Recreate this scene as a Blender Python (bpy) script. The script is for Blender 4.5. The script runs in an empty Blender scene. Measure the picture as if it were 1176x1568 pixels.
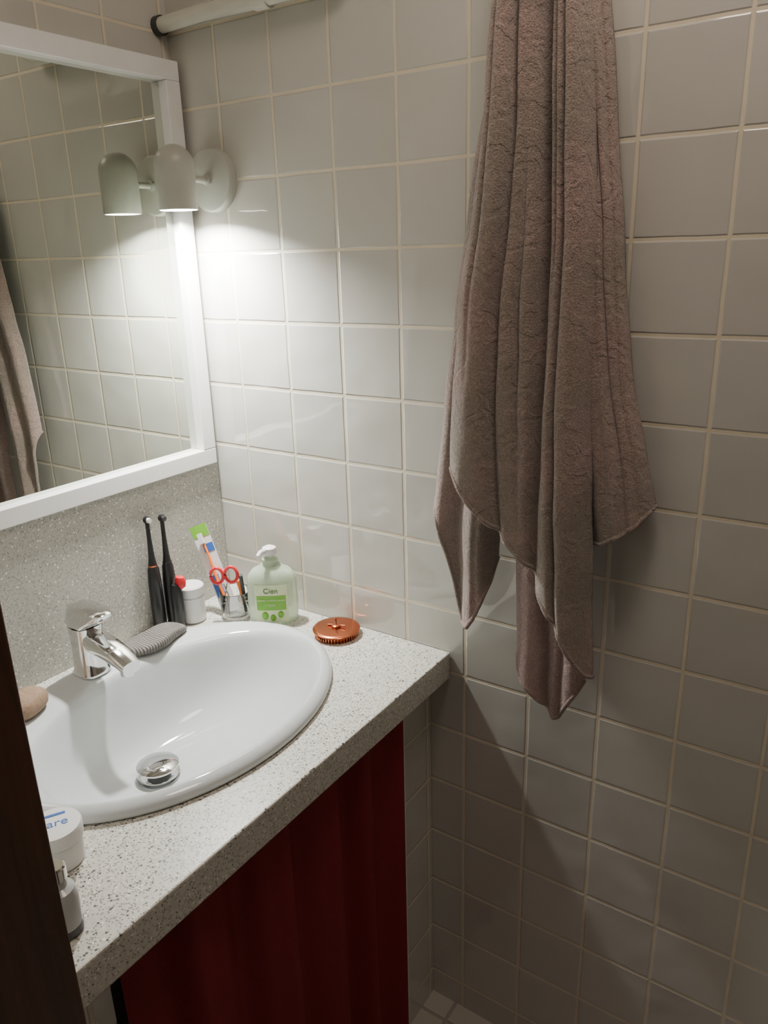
import bpy, bmesh, random
import numpy as np
from math import *
from mathutils import Vector, Matrix, noise as mn
random.seed(3)
T=0.13
ZC=0.864
# ---------------------------------------------------------------- camera
ca=(-0.60235,0.32462,-0.02929); CAM=(1.25334,-1.15334,1.59394)
def basis():
    a,q,r=ca
    F=np.array([sin(a)*cos(q),cos(a)*cos(q),-sin(q)])
    R0=np.array([cos(a),-sin(a),0.]);U0=np.cross(R0,F)
    return cos(r)*R0+sin(r)*U0,-sin(r)*R0+cos(r)*U0,F
R_,U_,F_=basis()
cd=bpy.data.cameras.new("camera"); cam=bpy.data.objects.new("camera",cd)
bpy.context.collection.objects.link(cam)
M=Matrix.Identity(4)
for i in range(3):
    M[i][0]=R_[i];M[i][1]=U_[i];M[i][2]=-F_[i];M[i][3]=CAM[i]
cam.matrix_world=M
cd.sensor_fit='HORIZONTAL';cd.sensor_width=36;cd.lens=36.212;cd.clip_start=0.02
bpy.context.scene.camera=cam
# ---------------------------------------------------------------- material helpers
def new_mat(name):
    m=bpy.data.materials.new(name);m.use_nodes=True
    nt=m.node_tree;return m,nt,nt.nodes["Principled BSDF"]
def N(nt,t,**k):
    n=nt.nodes.new(t)
    for a,b in k.items():setattr(n,a,b)
    return n
def mth(nt,op,a,b=None,c=None):
    n=nt.nodes.new("ShaderNodeMath");n.operation=op
    for i,v in enumerate((a,b,c)):
        if v is None:continue
        if isinstance(v,(int,float)):n.inputs[i].default_value=v
        else:nt.links.new(v,n.inputs[i])
    return n.outputs[0]
def noise(nt,vec,scale,detail=2,rough=0.5,dist=0.):
    n=N(nt,"ShaderNodeTexNoise");n.inputs["Scale"].default_value=scale;n.inputs["Detail"].default_value=detail;n.inputs["Roughness"].default_value=rough;n.inputs["Distortion"].default_value=dist
    if vec is not None:nt.links.new(vec,n.inputs["Vector"])
    return n
def ramp(nt,fac,stops,interp='LINEAR'):
    n=N(nt,"ShaderNodeValToRGB");n.color_ramp.interpolation=interp
    el=n.color_ramp.elements
    while len(el)<len(stops):el.new(0.5)
    for e,(p,c) in zip(el,stops):e.position=p;e.color=(*c,1)
    nt.links.new(fac,n.inputs[0]);return n.outputs[0]
def mixc(nt,fac,a,b):
    n=N(nt,"ShaderNodeMix",data_type='RGBA')
    if isinstance(fac,(int,float)):n.inputs[0].default_value=fac
    else:nt.links.new(fac,n.inputs[0])
    for i,v in ((6,a),(7,b)):
        if isinstance(v,tuple):n.inputs[i].default_value=(*v,1)
        else:nt.links.new(v,n.inputs[i])
    return n.outputs[2]
def smooth(nt,v,a,b,c=0.,d=1.):
    n=N(nt,"ShaderNodeMapRange",interpolation_type='SMOOTHSTEP')
    nt.links.new(v,n.inputs[0])
    for i,x in enumerate((a,b,c,d)):n.inputs[1+i].default_value=x
    return n.outputs[0]
def bump(nt,bs,h,dist=1.0,st=1.0):
    b=N(nt,"ShaderNodeBump");b.inputs["Distance"].default_value=dist;b.inputs["Strength"].default_value=st
    nt.links.new(h,b.inputs["Height"]);nt.links.new(b.outputs[0],bs.inputs["Normal"])
def simple(name,col,rough=0.4,metal=0.,var=0.06,nscale=30,bmp=0.,**k):
    m,nt,bs=new_mat(name)
    tc=N(nt,"ShaderNodeTexCoord")
    n=noise(nt,tc.outputs["Object"],nscale,3)
    a=tuple(max(0,c*(1-var)) for c in col);b=tuple(min(1,c*(1+var)) for c in col)
    nt.links.new(mixc(nt,n.outputs[0],a,b),bs.inputs["Base Color"])
    bs.inputs["Roughness"].default_value=rough;bs.inputs["Metallic"].default_value=metal
    for kk,v in k.items():bs.inputs[kk.replace("_"," ")].default_value=v
    if bmp:bump(nt,bs,n.outputs[0],bmp)
    return m
def tile_mat(name,ua,uo,va,vo,tile=(.545,.54,.495),grout=(.78,.70,.53),t=T,rough=.045):
    m,nt,bs=new_mat(name)
    g=N(nt,"ShaderNodeNewGeometry");s=N(nt,"ShaderNodeSeparateXYZ");nt.links.new(g.outputs["Position"],s.inputs[0])
    wn=noise(nt,g.outputs["Position"],9,2)
    wob=mth(nt,'MULTIPLY',mth(nt,'SUBTRACT',wn.outputs[0],.5),.022)
    u=mth(nt,'ADD',mth(nt,'DIVIDE',mth(nt,'SUBTRACT',s.outputs[ua],uo),t),wob)
    v=mth(nt,'SUBTRACT',mth(nt,'DIVIDE',mth(nt,'SUBTRACT',s.outputs[va],vo),t),wob)
    fu=mth(nt,'FRACT',u);fv=mth(nt,'FRACT',v)
    du=mth(nt,'SUBTRACT',.5,mth(nt,'ABSOLUTE',mth(nt,'SUBTRACT',fu,.5)))
    dv=mth(nt,'SUBTRACT',.5,mth(nt,'ABSOLUTE',mth(nt,'SUBTRACT',fv,.5)))
    d=mth(nt,'MINIMUM',du,dv)
    mask=smooth(nt,d,.015,.023)
    cx=N(nt,"ShaderNodeCombineXYZ");nt.links.new(mth(nt,'FLOOR',u),cx.inputs[0]);nt.links.new(mth(nt,'FLOOR',v),cx.inputs[1])
    w=N(nt,"ShaderNodeTexWhiteNoise",noise_dimensions='3D');nt.links.new(cx.outputs[0],w.inputs[0])
    ws=N(nt,"ShaderNodeSeparateColor");nt.links.new(w.outputs["Color"],ws.inputs[0])
    dirt=noise(nt,g.outputs["Position"],5,4,.6)
    tc=mixc(nt,ws.outputs[2],tuple(c*.95 for c in tile),tuple(min(1,c*1.03) for c in tile))
    tc=mixc(nt,smooth(nt,dirt.outputs[0],.45,.75,0,.35),tc,tuple(c*q for c,q in zip(tile,(.95,.92,.84))))
    n2=noise(nt,g.outputs["Position"],40,3,.6)
    gc=mixc(nt,n2.outputs[0],tuple(c*.8 for c in grout),grout)
    nt.links.new(mixc(nt,mask,gc,tc),bs.inputs["Base Color"])
    nt.links.new(mth(nt,'ADD',mth(nt,'MULTIPLY',mth(nt,'SUBTRACT',1,mask),.5),rough),bs.inputs["Roughness"])
    bs.inputs["IOR"].default_value=1.7
    h=mth(nt,'MULTIPLY',smooth(nt,d,.014,.036),.0009)
    tl=mth(nt,'MULTIPLY',mth(nt,'ADD',mth(nt,'MULTIPLY',mth(nt,'SUBTRACT',ws.outputs[0],.5),fu),mth(nt,'MULTIPLY',mth(nt,'SUBTRACT',ws.outputs[1],.5),fv)),.0028)
    wv=noise(nt,g.outputs["Position"],11,1)
    h=mth(nt,'ADD',h,mth(nt,'ADD',tl,mth(nt,'MULTIPLY',wv.outputs[0],.0024)))
    bump(nt,bs,h)
    return m
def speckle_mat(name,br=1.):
    m,nt,bs=new_mat(name)
    g=N(nt,"ShaderNodeNewGeometry");P=g.outputs["Position"]
    def vor(sc,seed):
        o=N(nt,"ShaderNodeVectorMath",operation='ADD');nt.links.new(P,o.inputs[0]);o.inputs[1].default_value=(seed,seed*1.7,seed*.3)
        v=N(nt,"ShaderNodeTexVoronoi");v.inputs["Scale"].default_value=sc;nt.links.new(o.outputs[0],v.inputs["Vector"])
        sc_=N(nt,"ShaderNodeSeparateColor");nt.links.new(v.outputs["Color"],sc_.inputs[0]);return v.outputs["Distance"],sc_.outputs
    n=noise(nt,P,220,3,.6)
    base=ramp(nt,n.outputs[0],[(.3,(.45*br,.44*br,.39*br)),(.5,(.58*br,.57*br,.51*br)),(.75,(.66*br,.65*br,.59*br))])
    d,c=vor(205,0)
    dark=mth(nt,'MULTIPLY',mth(nt,'GREATER_THAN',c[0],.82),mth(nt,'LESS_THAN',d,.35))
    base=mixc(nt,dark,base,(.07,.065,.055))
    d,c=vor(210,3.3)
    lt=mth(nt,'MULTIPLY',mth(nt,'GREATER_THAN',c[1],.88),mth(nt,'LESS_THAN',d,.38))
    base=mixc(nt,lt,base,(.82,.81,.77))
    d,c=vor(360,7.1)
    dk=mth(nt,'MULTIPLY',mth(nt,'GREATER_THAN',c[2],.77),mth(nt,'LESS_THAN',d,.42))
    base=mixc(nt,dk,base,(.22,.21,.18))
    nt.links.new(base,bs.inputs["Base Color"])
    bs.inputs["Roughness"].default_value=.3
    return m
# ---------------------------------------------------------------- mesh builder
class B:
    def __init__(s):s.v=[];s.f=[];s.m=[];s.mats=[]
    def mi(s,mat):
        if mat not in s.mats:s.mats.append(mat)
        return s.mats.index(mat)
    def add(s,vs,fs,mat,mx=None):
        o=len(s.v);i=s.mi(mat)
        for p in vs:
            p=Vector(p)
            if mx is not None:p=mx@p
            s.v.append(tuple(p))
        for f in fs:s.f.append(tuple(o+k for k in f));s.m.append(i)
    def box(s,c,size,mat,mx=None):
        x,y,z=c;a,b,d=[q/2 for q in size]
        vs=[(x+i*a,y+j*b,z+k*d) for i in(-1,1) for j in(-1,1) for k in(-1,1)]
        s.add(vs,[(0,1,3,2),(4,6,7,5),(0,4,5,1),(2,3,7,6),(0,2,6,4),(1,5,7,3)],mat,mx)
    def rings(s,rings,mat,cap0=True,cap1=True,mx=None):
        n=len(rings[0]);vs=[p for r in rings for p in r];fs=[]
        for a in range(len(rings)-1):
            for k in range(n):
                fs.append((a*n+k,a*n+(k+1)%n,(a+1)*n+(k+1)%n,(a+1)*n+k))
        if cap0:fs.append(tuple(reversed(range(n))))
        if cap1:fs.append(tuple((len(rings)-1)*n+k for k in range(n)))
        s.add(vs,fs,mat,mx)
    def lathe(s,prof,mat,mx=None,n=40,cap0=True,cap1=True,sx=1,sy=1,p=2.):
        R=[]
        for r,z in prof:
            ring=[]
            for k in range(n):
                a=2*pi*k/n;c,q=cos(a),sin(a)
                c=copysign(abs(c)**(2/p),c);q=copysign(abs(q)**(2/p),q)
                ring.append((r*sx*c,r*sy*q,z))
            R.append(ring)
        s.rings(R,mat,cap0,cap1,mx)
    def tube(s,path,rad,mat,n=14,mx=None,flat=1.):
        path=[Vector(p) for p in path];R=[]
        if isinstance(rad,(int,float)):rad=[rad]*len(path)
        up=Vector((0,0,1))
        for i,p in enumerate(path):
            t=(path[min(i+1,len(path)-1)]-path[max(i-1,0)]).normalized()
            a=t.cross(up)
            if a.length<.05:a=t.cross(Vector((1,0,0)))
            a.normalize();b=a.cross(t).normalized()
            R.append([p+a*rad[i]*cos(2*pi*k/n)+b*rad[i]*flat*sin(2*pi*k/n) for k in range(n)])
        s.rings(R,mat,True,True,mx)
    def obj(s,name,smooth_=True,angle=40,bevel=0,sub=0,parent=None,seg=3):
        me=bpy.data.meshes.new(name);me.from_pydata(s.v,[],s.f)
        for m in s.mats:me.materials.append(m)
        for p,i in zip(me.polygons,s.m):p.material_index=i
        bm=bmesh.new();bm.from_mesh(me);bmesh.ops.recalc_face_normals(bm,faces=bm.faces);bm.to_mesh(me);bm.free()
        if smooth_:
            me.shade_smooth();me.set_sharp_from_angle(angle=radians(angle))
        o=bpy.data.objects.new(name,me);bpy.context.collection.objects.link(o)
        if bevel:
            b=o.modifiers.new("bevel",'BEVEL');b.width=bevel;b.segments=seg;b.limit_method='ANGLE';b.angle_limit=radians(35)
        if sub:
            b=o.modifiers.new("sub",'SUBSURF');b.levels=sub;b.render_levels=sub
        if parent:o.parent=parent
        return o
def Tm(x,y,z,rx=0,ry=0,rz=0):
    return Matrix.Translation((x,y,z))@Matrix.Rotation(rz,4,'Z')@Matrix.Rotation(ry,4,'Y')@Matrix.Rotation(rx,4,'X')
def text(body,size,mat,mx,parent,name,ext=.0002,align='CENTER'):
    c=bpy.data.curves.new(name,'FONT');c.body=body;c.size=size;c.extrude=ext;c.align_x=align
    o=bpy.data.objects.new(name,c);bpy.context.collection.objects.link(o)
    dg=bpy.context.evaluated_depsgraph_get();me=bpy.data.meshes.new_from_object(o.evaluated_get(dg))
    bpy.data.objects.remove(o);me.materials.clear();me.materials.append(mat)
    o=bpy.data.objects.new(name,me);bpy.context.collection.objects.link(o);me.transform(mx)
    o.parent=parent;return o
# ---------------------------------------------------------------- materials
m_tile_back=tile_mat("tile_glazed_back",0,-.1*T,2,.04)
m_tile_side=tile_mat("tile_glazed_side",1,-.145,2,.04)
m_floor=tile_mat("floor_tile",0,.02,1,-.05,tile=(.5,.47,.42),grout=(.35,.33,.3),t=.2,rough=.3)
m_speck=speckle_mat("speckled_stone")
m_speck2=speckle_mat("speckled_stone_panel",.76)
m_plaster=simple("ceiling_paint",(.72,.68,.60),.8,bmp=.0005)
m_white=simple("white_lacquer",(.80,.80,.78),.35)
m_lampw=simple("lamp_grey_enamel",(.42,.43,.38),.4)
m_pipe=simple("painted_pipe",(.66,.65,.57),.4,bmp=.001)
m_ceramic=simple("white_ceramic",(.57,.60,.605),.05,var=.01)
m_chrome=simple("chrome",(.80,.80,.80),.07,1.,var=.02)
m_black=simple("black_plastic",(.012,.012,.013),.35)
m_copper=simple("copper",(.60,.19,.09),.25,1.)
m_red=simple("red_plastic",(.62,.02,.03),.35)
m_wplast=simple("white_plastic",(.72,.72,.71),.4)
m_orange=simple("orange_plastic",(.85,.20,.02),.35)
m_green=simple("green_label",(.16,.42,.03),.4)
m_blue=simple("blue_print",(.03,.12,.45),.4)
m_dkgreen=simple("olive_print",(.07,.16,.02),.4)
m_brown=simple("brown_pumice",(.27,.18,.115),.8,var=.2,nscale=120,bmp=.002)
m_dark=simple("dark_cap",(.05,.05,.05),.3)
m_glass=simple("clear_glass",(.95,.97,.96),.02,var=.0,Transmission_Weight=1.,IOR=1.45)
m_soapliq=simple("frosted_soap_plastic",(.68,.80,.62),.2,var=.03,Transmission_Weight=.5,IOR=1.35)
m_greyglass=simple("pale_grey_plastic",(.50,.51,.50),.15,var=.05,Transmission_Weight=.15,IOR=1.4)
m_mirror,nt,bs=new_mat("mirror_silver")
bs.inputs["Metallic"].default_value=1;bs.inputs["Roughness"].default_value=.0
n_=noise(nt,None,3);nt.links.new(mixc(nt,n_.outputs[0],(.70,.73,.67),(.72,.74,.69)),bs.inputs["Base Color"])
m_wood,nt,bs=new_mat("dark_stained_wood")
tc=N(nt,"ShaderNodeTexCoord");mp=N(nt,"ShaderNodeMapping");mp.inputs["Scale"].default_value=(30,30,1.5);nt.links.new(tc.outputs["Object"],mp.inputs[0])
n_=noise(nt,mp.outputs[0],3,5,.6)
nt.links.new(ramp(nt,n_.outputs[0],[(.3,(.035,.013,.006)),(.7,(.10,.038,.017))]),bs.inputs["Base Color"]);bs.inputs["Roughness"].default_value=.4
def towelmat(name,ca_,cb_):
    m,nt,bs=new_mat(name)
    tc=N(nt,"ShaderNodeTexCoord");P=tc.outputs["Object"]
    n1=noise(nt,P,6,4,.6);n2=noise(nt,P,400,3,.7);n3=noise(nt,P,24,1,.4,2.2)
    c=ramp(nt,n1.outputs[0],[(.40,ca_),(.60,cb_)])
    c=mixc(nt,smooth(nt,n2.outputs[0],.35,.68),mixc(nt,.5,c,(.13,.105,.09)),c)
    nt.links.new(c,bs.inputs["Base Color"]);bs.inputs["Roughness"].default_value=.95
    bs.inputs["Sheen Weight"].default_value=.5;bs.inputs["Sheen Roughness"].default_value=.4
    bump(nt,bs,mth(nt,'ADD',mth(nt,'MULTIPLY',n2.outputs[0],.0038),mth(nt,'MULTIPLY',smooth(nt,n3.outputs[0],.43,.57),.0014)))
    return m
m_towel=towelmat("terry_velour",(.40,.335,.28),(.52,.37,.335))
m_towel2=towelmat("terry_velour_underside",(.52,.36,.33),(.58,.41,.38))
m_curt,nt,bs=new_mat("red_curtain_cloth")
tc=N(nt,"ShaderNodeTexCoord");n1=noise(nt,tc.outputs["Object"],250,2)
nt.links.new(mixc(nt,n1.outputs[0],(.165,.002,.007),(.225,.003,.011)),bs.inputs["Base Color"]);bs.inputs["Roughness"].default_value=.7
m_bulb=bpy.data.materials.new("led_lens");m_bulb.use_nodes=True
bs=m_bulb.node_tree.nodes["Principled BSDF"];bs.inputs["Emission Color"].default_value=(1,.97,.92,1);bs.inputs["Emission Strength"].default_value=12
m_wavy,nt,bs=new_mat("grey_ribbed_rubber")
tc=N(nt,"ShaderNodeTexCoord");wv=N(nt,"ShaderNodeTexWave");wv.inputs["Scale"].default_value=60;wv.inputs["Distortion"].default_value=2;wv.inputs["Detail"].default_value=0;wv.bands_direction='Y'
nt.links.new(tc.outputs["Object"],wv.inputs[0])
nt.links.new(mixc(nt,wv.outputs[1],(.10,.095,.085),(.24,.22,.20)),bs.inputs["Base Color"]);bs.inputs["Roughness"].default_value=.6
bump(nt,bs,wv.outputs[1],.002)
# ---------------------------------------------------------------- room shell
FZ=-.03;CH=2.55;XR=2.1
def wall(name,c,size,mat):
    b=B();b.box(c,size,mat);return b.obj(name,False)
wall("wall_back",(XR/2,.05,(CH+FZ)/2),(XR+.2,.1,CH-FZ),m_tile_back)
wall("wall_left",(-.05,-.75,(CH+FZ)/2),(.1,1.5,CH-FZ),m_tile_side)
wall("wall_right",(XR+.05,-.75,(CH+FZ)/2),(.1,1.5,CH-FZ),m_tile_side)
wall("floor",(XR/2,-.7,FZ-.05),(XR+.2,1.6,.1),m_floor)
wall("ceiling",(XR/2,-.7,CH+.05),(XR+.2,1.6,.1),m_plaster)
b=B()
b.box((.31,-.93,(CH+FZ)/2),(.62,.12,CH-FZ),m_tile_back)
b.box((.62+(1.6-.62)/2,-.93,(2.15+CH)/2),(1.6-.62,.12,CH-2.15),m_tile_back)
b.box(((1.6+XR)/2,-.93,(CH+FZ)/2),(XR-1.6,.12,CH-FZ),m_tile_back)
b.obj("wall_front",False)
b=B()
b.box((.661,-.936,(2.11+FZ)/2),(.078,.128,2.11-FZ),m_wood)
b.box((.645,-1.008,(2.11+FZ)/2),(.09,.014,2.11-FZ),m_wood)
b.box((1.58,-.936,(2.11+FZ)/2),(.038,.128,2.11-FZ),m_wood)
b.box((1.12,-.936,2.13),(.88,.128,.038),m_wood)
b.obj("trim_1",False,bevel=.003)
b=B();b.box((.54,-.091,(.806+FZ)/2),(.04,.18,.806-FZ),m_tile_side);b.box((.54,-.80,(.806+FZ)/2),(.04,.07,.806-FZ),m_tile_side)
b.obj("vanity_support_panels",False)
# ---------------------------------------------------------------- counter with hole + backsplash
cx,cy,ax,ay=.295,-.41,.240,.315
b=B();b.box((.3035,-.418,ZC-.028),(.605,.834,.056),m_speck)
ctr=b.obj("vanity_countertop",False)
b2=B();b2.lathe([(1,-.2),(1,.2)],m_speck,Tm(cx,cy,ZC),64,sx=ax-.02,sy=ay-.02);cut=b2.obj("cut",False)
md=ctr.modifiers.new("b",'BOOLEAN');md.operation='DIFFERENCE';md.object=cut;md.solver='EXACT'
dg=bpy.context.evaluated_depsgraph_get();me=bpy.data.meshes.new_from_object(ctr.evaluated_get(dg))
ctr.modifiers.clear();ctr.data=me;bpy.data.objects.remove(cut)
bv=ctr.modifiers.new("bv",'BEVEL');bv.width=.003;bv.segments=2;bv.limit_method='ANGLE'
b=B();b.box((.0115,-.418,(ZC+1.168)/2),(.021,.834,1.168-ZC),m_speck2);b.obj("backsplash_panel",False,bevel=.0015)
# ---------------------------------------------------------------- basin
b=B();n=96
def el(cx,cy,a,bb,z,p=2.):
    r=[]
    for k in range(n):
        t=2*pi*k/n;c,s=cos(t),sin(t)
        c=copysign(abs(c)**(2/p),c);s=copysign(abs(s)**(2/p),s)
        r.append((cx+a*c,cy+bb*s,z))
    return r
DX,DY=.268,cy-.032
R=[el(cx,cy,ax-.012,ay-.012,ZC+.0005),el(cx,cy,ax-.002,ay-.002,ZC+.0005),el(cx,cy,ax,ay,ZC+.006),el(cx,cy,ax-.003,ay-.003,ZC+.014),el(cx,cy,ax-.012,ay-.012,ZC+.020),
   el(.303,cy,ax-.03,ay-.026,ZC+.0225),
   el(.322,cy,.188,.281,ZC+.019),el(.323,cy,.181,.274,ZC+.012),el(.322,cy,.174,.266,ZC-.002),el(.318,cy-.003,.160,.247,ZC-.04),el(.308,cy-.008,.138,.213,ZC-.082),
   el(.295,cy-.014,.108,.160,ZC-.112),el(.280,cy-.022,.070,.100,ZC-.126),el(DX,DY,.036,.042,ZC-.131),el(DX,DY,.026,.026,ZC-.133),el(DX,DY,.024,.024,ZC-.16)]
b.rings(R,m_ceramic,False,True)
basin=b.obj("washbasin",True,180,sub=1)
b=B();mx=Tm(DX,DY,ZC-.1305)@Matrix.Diagonal((1.12,1.12,1,1))
b.lathe([(.024,.001),(.031,.003),(.0325,.005),(.030,.0065),(.026,.006)],m_chrome,mx)
b.lathe([(.018,.002),(.018,.018)],m_dark,mx)
b.lathe([(.030,.018),(.0325,.020),(.0325,.023),(.027,.0265),(.013,.0285),(.003,.029)],m_chrome,mx)
b.obj("basin_drain_plug",True,50)
# ---------------------------------------------------------------- faucet
fx,fy,fz=.100,-.430,ZC+.0215
b=B();mx=Tm(fx,fy,fz)
b.lathe([(.030,0),(.030,.004),(.0275,.008),(.026,.05),(.0265,.085),(.027,.094)],m_chrome,mx,48,p=2.8)
hm=Tm(fx,fy,fz+.096,0,radians(2),0)
Rr=[]
for (x0,x1,w,z) in [(-.025,.026,.026,.0),(-.026,.032,.028,.004),(-.026,.056,.028,.018),(-.024,.066,.026,.028),(-.022,.066,.024,.034),(-.016,.058,.018,.037)]:
    rr=[]
    for k in range(40):
        a=2*pi*k/40;c=copysign(abs(cos(a))**.5,cos(a));s=copysign(abs(sin(a))**.5,sin(a))
        rr.append(((x0+x1)/2+(x1-x0)/2*c,w*s*(1-.25*max(0,c)*(x1>.04)),z))
    Rr.append(rr)
b.rings(Rr,m_chrome,mx=hm)
Rr=[]
for i in range(15):
    s=i/14;x=.0+.118*s;w=.021+.003*sin(pi*s)-.003*s;hh=.019-.008*s;z=.070-.014*s-.016*s**4
    Rr.append([(x,w*copysign(abs(cos(a))**.6,cos(a)),z+hh*copysign(abs(sin(a))**.6,sin(a))) for a in [2*pi*k/24 for k in range(24)]])
b.rings(Rr,m_chrome,mx=mx)
b.lathe([(.012,0),(.013,.014)],m_chrome,Tm(fx+.104,fy,fz+.024))
b.obj("basin_faucet",True,45)
# ---------------------------------------------------------------- mirror
mir=bpy.data.objects.new("bathroom_mirror",None);bpy.context.collection.objects.link(mir)
y0,y1,z0,z1=-.012,-.83,1.170,1.940;W_=.034;D=.032
b=B()
def fr(c,s):b.box(c,s,m_white)
fr((D/2+.001,(y0+y1)/2,z1-W_/2),(D,abs(y1-y0),W_));fr((D/2+.001,(y0+y1)/2,z0+W_/2),(D,abs(y1-y0),W_))
fr((D/2+.001,y0-W_/2,(z0+z1)/2),(D,W_,z1-z0-2*W_));fr((D/2+.001,y1+W_/2,(z0+z1)/2),(D,W_,z1-z0-2*W_))
b.obj("mirror_frame",False,bevel=.002,parent=mir)
b=B();b.box((.009,(y0+y1)/2,(z0+z1)/2),(.006,abs(y1-y0)-W_,z1-z0-W_),m_mirror);b.obj("mirror_glass",False,parent=mir)
# ---------------------------------------------------------------- lamp
lamp=bpy.data.objects.new("spotlight_sconce",None);bpy.context.collection.objects.link(lamp)
LX,LY,LZ=.091,-.100,1.732
b=B()
dm=Matrix.Translation((LX,0,LZ))@Matrix.Rotation(radians(90),4,'X')
b.lathe([(.057,0),(.057,.013),(.054,.018),(.046,.020)],m_lampw,dm,64)
b.lathe([(.006,.018),(.006,.07)],m_lampw,dm,20)
b.lathe([(.010,.018),(.010,.026),(.006,.028)],m_lampw,dm,24)
prof=[(.033,-.055),(.0355,-.0545),(.0358,-.045),(.0358,.020)]
for i in range(1,10):
    a=i/9*pi/2;prof.append((.0358*cos(a)+.0003,.020+.036*sin(a)))
b.lathe(prof,m_lampw,Tm(LX,LY,LZ),56,cap0=False)
b.lathe([(.033,-.055),(.0325,-.03),(.0320,.02),(.01,.03)],m_white,Tm(LX,LY,LZ),56,cap0=False)
b.obj("lamp_body",True,35,parent=lamp)
b=B();b.lathe([(.0318,-.046),(.0318,-.040)],m_bulb,Tm(LX,LY,LZ),40);b.obj("led_bulb",parent=lamp)
ld=bpy.data.lights.new("lamp_light",'AREA');ld.shape='DISK';ld.size=.058;ld.energy=12.5;ld.color=(1,.98,.94);ld.spread=radians(148)
lo=bpy.data.objects.new("lamp_light",ld);bpy.context.collection.objects.link(lo);lo.location=(LX,LY,LZ-.048);lo.parent=lamp
ld=bpy.data.lights.new("ceiling_light",'AREA');ld.shape='DISK';ld.size=.4;ld.energy=6.5;ld.color=(1,.83,.71)
lo=bpy.data.objects.new("ceiling_light",ld);bpy.context.collection.objects.link(lo);lo.location=(1.0,-.45,CH-.03)
w=bpy.data.worlds.new("world");bpy.context.scene.world=w;w.use_nodes=True
w.node_tree.nodes["Background"].inputs[0].default_value=(1,.80,.76,1);w.node_tree.nodes["Background"].inputs[1].default_value=.07
# ---------------------------------------------------------------- pipe
b=B()
b.tube([(.0,-.022,2.0),(.12,-.022,2.003),(.24,-.022,2.0),(.26,-.024,2.0),(.40,-.024,2.0),(.43,-.024,2.01),(.445,-.024,2.04),(.445,-.024,2.54)],[.0135]*8,m_pipe,18)
b.tube([(.245,-.022,2.0),(.275,-.023,2.0)],.017,m_pipe,18)
b.tube([(.0,-.022,2.0),(.012,-.022,2.0)],.017,m_dark,18)
b.obj("water_pipe")
# ---------------------------------------------------------------- towel (world x,z in mm; hangs in front of the back wall)
def PT(s):return [Vector((float(a.split(",")[0])/1000,0,float(a.split(",")[1])/1000)) for a in s.split()]
def cr(pts,t):
    n=len(pts)-1;x=t*n;i=min(int(x),n-1);f=x-i
    p0,p1,p2,p3=pts[max(i-1,0)],pts[i],pts[i+1],pts[min(i+2,n)]
    return .5*((2*p1)+(-p0+p2)*f+(2*p0-5*p1+4*p2-p3)*f*f+(-p0+3*p1-3*p2+p3)*f**3)
def curve(s):
    P=PT(s);q=[cr(P,k/300) for k in range(301)]
    z=np.array([p[2] for p in q])[::-1];x=np.array([p[0] for p in q])[::-1]
    o=np.argsort(z);return lambda zz:float(np.interp(zz,z[o],x[o]))
tb=B()
def g(u,c,w):return exp(-((u-c)/w)**2)
def nz(a,b,c=0.):return mn.noise(Vector((a,b,c)))
def sheet(L,R,hem,ztop,py,fold,nu=90,nv=180,cl=.03,cr_=.03,mat=None,ht=.0022):
    Lf,Rf=curve(L),curve(R)
    H=[(min(1,max(0,(p[0]-Lf(p[2]))/(Rf(p[2])-Lf(p[2])))),p[2]) for p in PT(hem)]
    H.sort();hu=[a for a,_ in H];hz=[c for _,c in H]
    vs=[];fs=[]
    for j in range(nv+1):
        for i in range(nu+1):
            u=i/nu;zb=float(np.interp(u,hu,hz));z=ztop+(zb-ztop)*j/nv
            x=Lf(z)*(1-u)+Rf(z)*u;V=(2.05-z)/1.12
            cu_=(cl if u<.5 else cr_)*abs(2*u-1)**6
            y=py-fold(u,V)+cu_-.008*nz(x*15,z*4,1.7)-.002*nz(x*42,z*12,4.1)
            vs.append((x+.003*nz(x*8,z*9,8.),min(y,-.006),z))
    for j in range(nv):
        for i in range(nu):
            k=j*(nu+1)+i;fs.append((k,k+1,k+nu+2,k+nu+1))
    tb.add(vs,fs,mat or m_towel)
    tb.tube([vs[nv*(nu+1)+i] for i in range(0,nu+1,1)],ht,m_towel,8)
    return vs
def f2(u,v):
    s=1-.62*v**1.5;w=.05*nz(v*2.5,0)
    y=.016*sin(2*pi*(1.2*u+.12*v)+.2)*s
    y-=.032*g(u,.23+.10*sin(2.2*v)+w,.038)*s
    y-=.056*g(u,.57+.05*sin(3*v+.3)-w,.055)*s
    y-=.028*g(u,.81-.04*v+.02*nz(v*5,3),.026)*s
    y-=.012*g(u,.40+.12*v,.024)*max(0,min(1,(v-.15)*3))*max(0,min(1,(.85-v)*3))
    y-=.014*g(u,.70+.06*v,.022)*max(0,min(1,(.6-v)*4))
    y-=.010*g(u,.09+.06*v,.022)*max(0,min(1,(.6-v)*4))
    y+=.006*sin(2*pi*(.9*u+.3))*v
    return y
sheet("749,2056 733,1972 723,1902 715,1788 702,1666 682,1532 670,1385 665,1256 675,1100 700,990 725,900",
 "841,2033 846,1948 847,1880 858,1771 866,1656 870,1532 874,1400 880,1282 886,1196 890,1134 895,1037 899,932 900,900",
 "665,1262 698,1214 731,1173 762,1140 792,1108 825,1064 856,1021 880,968 892,940 899,930",2.04,-.104,f2,nu=150,nv=220,cl=.012,cr_=.055)
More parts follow.
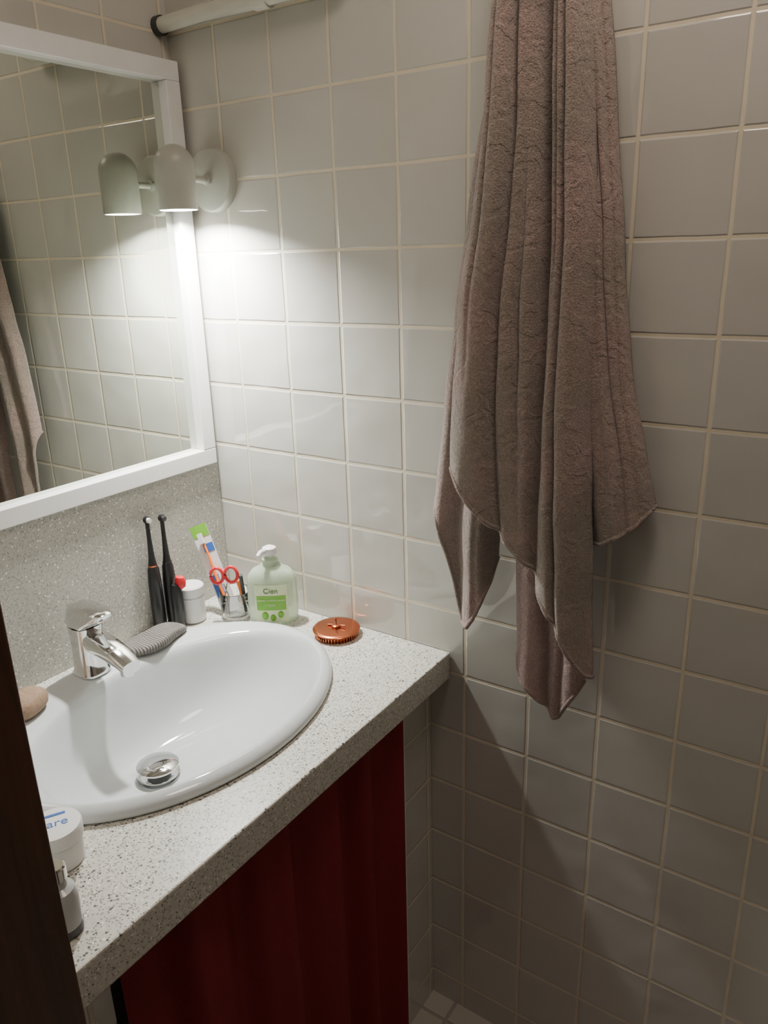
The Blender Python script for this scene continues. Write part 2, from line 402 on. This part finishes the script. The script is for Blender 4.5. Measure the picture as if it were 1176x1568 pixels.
sheet("800,2053 808,1964 817,1892 830,1778 840,1658 846,1530 850,1393 858,1255 874,1149 885,1100",
 "836,2046 847,1957 858,1886 873,1774 888,1656 902,1531 922,1397 948,1296 969,1223 985,1120",
 "874,1149 900,1160 925,1177 950,1196 969,1223",2.04,-.056,
 lambda u,v:.014*sin(2*pi*(.8*u)-1.2)-.020*g(u,.60+.08*v+.06*nz(v*4,9),.06)*(1-.5*v)-.009*g(u,.84,.035)*max(0,1-v)+.003*sin(2*pi*(3.2*u+.4*v)),nu=80,cl=.030,cr_=.022)
sheet("716,2077 709,1987 700,1914 687,1813 667,1718 651,1606 634,1479 620,1385 608,1274 598,1180 597,1100 600,940",
 "787,2059 791,1970 795,1898 799,1799 794,1708 789,1602 773,1483 754,1394 735,1289 720,1199 715,1164 713,1058 712,940",
 "598,1182 606,1158 625,1095 640,1040 648,985 656,960 668,957 682,978 698,1015 708,1050 713,1090",2.04,-.055,
 lambda u,v:.008*sin(2*pi*(1.3*u+.1*v)+.8)-.012*g(u,.45+.08*nz(v*5,2),.09)*(1-.6*v)-.005*g(u,.70+.1*v,.06)*v,nu=80,cl=.030,cr_=.034,mat=m_towel)
sheet("762,1483 756,1333 748,1215 758,1092 762,984 764,911 766,820",
 "843,1485 856,1343 865,1233 873,1116 879,1015 883,933 884,820",
 "762,930 768,905 781,883 800,864 820,845 837,828 845,832 860,862 875,890 884,912",1.48,-.056,
 lambda u,v:.006*sin(2*pi*(1.2*u)+.6)-.010*g(u,.38+.1*v,.07)-.006*g(u,.7,.05),nu=70,nv=110,cl=.012,cr_=.015,mat=m_towel2)
tw=tb.obj("bath_towel",True,180)
so=tw.modifiers.new("s",'SOLIDIFY');so.thickness=.004;so.offset=0
b=B();b.lathe([(.018,0),(.018,.006),(.008,.008),(.006,.03)],m_chrome,Matrix.Translation((.80,0,2.13))@Matrix.Rotation(radians(90),4,'X'))
b.tube([(.80,-.03,2.13),(.80,-.06,2.125),(.80,-.085,2.135),(.80,-.09,2.16)],[.006,.006,.006,.007],m_chrome);b.obj("towel_hook")
# ---------------------------------------------------------------- curtain
vs=[];fs=[];nu,nv=240,30
for j in range(nv+1):
    v=j/nv;z=.802-v*(.802-.0)
    for i in range(nu+1):
        u=i/nu;yy=-.128-.022*v*(1-u)-u*.63
        x=.573+(.012+.008*v)*sin(2*pi*(5.3*u+.35*sin(4*u))+.6*v)+.004*sin(2*pi*9.7*u+1+v)
        vs.append((x,yy,z))
for j in range(nv):
    for i in range(nu):
        k=j*(nu+1)+i;fs.append((k,k+1,k+nu+2,k+nu+1))
b=B();b.add(vs,fs,m_curt)
b.tube([(vs[j*(nu+1)][0]+.001,vs[j*(nu+1)][1]+.001,vs[j*(nu+1)][2]) for j in range(nv+1)],.0014,m_wplast,8)
cu=b.obj("red_curtain",True,180)
# ---------------------------------------------------------------- soap bottle
soap=bpy.data.objects.new("soap_dispenser",None);bpy.context.collection.objects.link(soap)
ang=radians(35)
mx=Tm(.222,-.072,ZC+.0005,0,0,ang)
b=B();b.lathe([(.8,0),(.95,.003),(1,.010),(1.02,.05),(1.0,.092),(.93,.107),(.72,.119),(.42,.126),(.36,.131)],m_soapliq,mx,56,sx=.051,sy=.027,p=2.6)
ZM=Matrix.Translation((0,0,.007))
b.lathe([(.0165,.119),(.0165,.133),(.012,.135),(.008,.137),(.008,.143)],m_soapliq,mx@ZM,32)
b.lathe([(.0135,.143),(.015,.146),(.014,.157),(.006,.161)],m_wplast,mx@ZM,32)
b.tube([(0,0,.153),(-.015,-.02,.154),(-.020,-.034,.150)],[.0055,.005,.004],m_wplast,12,mx@ZM)
b.obj("bottle",True,50,parent=soap)
def lab(w0,w1,h0,h1,mat,off):
    vs=[];fs=[];n=16
    for k in range(n+1):
        x=w0+(w1-w0)*k/n;c=min(1,abs(x)/.052)
        yy=-.0275*(1-c**2.6)**(1/2.6)-off
        vs+=[(x,yy,h0),(x,yy,h1)]
    for k in range(n):fs.append((2*k,2*k+2,2*k+3,2*k+1))
    q=B();q.add(vs,fs,mat,mx);return q
m_lab=simple("pale_label",(.66,.76,.48),.4)
lab(-.034,.034,.010,.092,m_lab,.0012).obj("label",parent=soap)
lab(-.030,.030,.036,.068,m_green,.0018).obj("label_green",parent=soap)
rot=Matrix.Rotation(radians(90),4,'X')
text("Cien",.016,m_dkgreen,mx@Matrix.Translation((0,-.0300,.074))@rot,soap,"label_text_1")
text("CREME LAVANTE MAINS",.0052,m_lab,mx@Matrix.Translation((0,-.0300,.057))@rot,soap,"label_text_2")
text("OLIVE",.0068,m_lab,mx@Matrix.Translation((0,-.0300,.046))@rot,soap,"label_text_3")
b=B()
for (x,z,r) in [(-.014,.024,.007),(.002,.019,.006),(.018,.026,.006)]:
    b.lathe([(r,0),(r*.8,.0015),(r*.3,.002)],m_green,mx@Matrix.Translation((x,-.0285,z))@rot,16,sy=1.3)
b.obj("label_olives",parent=soap)
# ---------------------------------------------------------------- tumbler, toothbrush pack, scissors
b=B();mx=Tm(.138,-.098,ZC+.0005)
b.lathe([(.026,0),(.030,.002),(.033,.058),(.0325,.060),(.031,.058),(.028,.008),(.005,.006)],m_glass,mx,48)
b.obj("glass_tumbler",True,60)
pk=bpy.data.objects.new("toothbrush_pack",None);bpy.context.collection.objects.link(pk)
rz=radians(35)
mx=Tm(.130,-.108,ZC+.012,0,radians(-23),0)@Matrix.Rotation(rz,4,'Z')
b=B();b.box((0,.006,.095),(.036,.0015,.20),m_wplast,mx)
b.box((0,.0048,.184),(.036,.001,.026),m_green,mx);b.box((.006,.0048,.145),(.022,.001,.018),m_blue,mx);b.box((-.006,.0048,.06),(.018,.001,.05),m_blue,mx)
b.obj("card",False,parent=pk)
b=B();b.tube([(0,-.001,.025),(0,-.003,.09),(.002,-.003,.13),(0,-.002,.175)],[.005,.0055,.004,.0045],m_orange,12,mx,flat=.6)
b.box((0,-.007,.168),(.009,.008,.022),m_wplast,mx);b.obj("brush",parent=pk)
b=B();mx=Tm(.142,-.122,ZC+.020,0,radians(-4),0)@Matrix.Rotation(rz,4,'Z')
for sx in(-1,1):
    b.tube([(0,0,-.008),(sx*-.003,0,.04),(sx*.004,0,.065)],[.0015,.003,.0035],m_chrome,8,mx,flat=.5)
    c=[(sx*.015+.013*cos(a),0,.083+.017*sin(a)) for a in [2*pi*k/24 for k in range(25)]]
    b.tube(c,.0035,m_red,10,mx)
b.obj("nail_scissors")
b=B();b.tube([(.155,-.085,ZC+.01),(.170,-.108,ZC+.105)],[.004,.004],m_black,10);b.tube([(.150,-.080,ZC+.01),(.150,-.098,ZC+.085)],[.004,.004],m_orange,10)
b.obj("interdental_brush")
b=B();b.lathe([(.024,0),(.0265,.002),(.0265,.055),(.0245,.057),(.0245,.059),(.0278,.060),(.0278,.078),(.025,.081)],m_wplast,Tm(.070,-.158,ZC+.0005),40);b.obj("white_canister",True,35)
# ---------------------------------------------------------------- electric toothbrushes
def brush(x,y,name,k=1.12,hd=1):
    b=B();mx=Tm(x,y,ZC+.0005)@Matrix.Diagonal((1,1,k,1))
    b.lathe([(.012,0),(.0140,.004),(.0140,.05),(.0135,.09),(.0115,.118),(.009,.124)],m_black,mx,32)
    b.lathe([(.0095,.124),(.0095,.1265)],m_copper if hd else m_black,mx,24)
    b.lathe([(.0085,.1265),(.0065,.140),(.0045,.175),(.0042,.205)],m_black,mx,24)
    h=mx@Matrix.Translation((0,0,.212))
    b.lathe([(.0065,-.004),(.0075,0),(.0065,.004)],m_black,h@Matrix.Rotation(radians(90),4,'Y'),24)
    b.lathe([(.0050,.004),(.0045,.010)],m_wplast if hd else m_dark,h@Matrix.Rotation(radians(90),4,'Y'),24)
    b.obj(name,True,50)
brush(.040,-.222,"electric_toothbrush");brush(.046,-.190,"electric_toothbrush",1.10,0)
b=B();mx=Tm(.076,-.200,ZC+.0005)
b.lathe([(.009,0),(.012,.006),(.012,.085),(.008,.098)],m_black,mx,20);b.lathe([(.006,.088),(.012,.093),(.0135,.104),(.010,.113),(.004,.115)],m_red,mx@Matrix.Translation((.006,.008,0)),24,sy=.7)
b.obj("red_cap_brush")
# ---------------------------------------------------------------- copper strainer
b=B();mx=Tm(.374,-.056,ZC+.0005)
b.lathe([(.038,0),(.040,.003),(.043,.010),(.047,.012),(.048,.014),(.046,.016),(.040,.017),(.010,.0175)],m_copper,mx,72)
for k in range(44):
    a=2*pi*k/44;b.box((.0415*cos(a),.0415*sin(a),.006),(.003,.003,.012),m_copper,mx)
b.lathe([(.009,.017),(.0095,.021),(.006,.023)],m_copper,mx,24);b.tube([(0,0,.02),(0,0,.034),(.005,0,.036)],.0022,m_copper,10,mx);b.tube([(-.018,-.004,.019),(.020,.004,.022)],.002,m_copper,10,mx)
b.obj("copper_strainer",True,40)
# ---------------------------------------------------------------- grey soap rest
b=B();Rr=[]
nn=48
def outl(a,s):
    r=1+.10*cos(3*a+.5)+.05*cos(5*a)
    return (.034*r*cos(a)*s,.078*r*sin(a)*s)
for s,z in [(.86,0),(.98,.004),(1.,.010),(.95,.017),(.82,.0205),(.5,.0185),(.2,.018)]:
    Rr.append([(*outl(2*pi*k/nn,s),z+.004*sin(6*pi*k/nn)*s*(z>.008)) for k in range(nn)])
b.rings(Rr,m_wavy,mx=Tm(.116,-.308,ZC+.0215,0,0,radians(-8)));b.obj("ribbed_sponge",True,60,sub=1)
b=B();b.lathe([(.4,0),(.9,.004),(1,.016),(.9,.03),(.55,.036),(.2,.038)],m_brown,Tm(.125,-.575,ZC+.021,0,0,.4),28,sx=.030,sy=.042,p=2.5);b.obj("pumice_stone",True,60,sub=1)
# cream jar
jar=bpy.data.objects.new("cream_jar",None);bpy.context.collection.objects.link(jar)
mx=Tm(.444,-.734,ZC+.0005)
b=B();b.lathe([(.028,0),(.0305,.002),(.031,.034),(.029,.036),(.0335,.037),(.0338,.052),(.032,.0555),(.026,.056)],m_wplast,mx,56);b.obj("jar_body",True,35,parent=jar)
text("care",.020,m_blue,mx@Matrix.Translation((0,0,.0562))@Matrix.Rotation(radians(60),4,'Z')@Matrix.Translation((0,-.006,0)),jar,"jar_text")
b=B();b.box((0,.017,.0564),(.03,.004,.0006),m_blue,mx@Matrix.Rotation(radians(60),4,'Z'));b.obj("jar_band",False,parent=jar)
b=B();mx=Tm(.548,-.797,ZC+.0005);b.lathe([(.017,0),(.020,.003),(.020,.012)],m_dark,mx,36)
b.lathe([(.0195,.012),(.020,.05),(.017,.06),(.010,.064),(.010,.075)],m_greyglass,mx,36)
b.lathe([(.012,.075),(.012,.090),(.010,.092)],m_chrome,mx,30)
b.obj("deodorant_bottle",True,40)
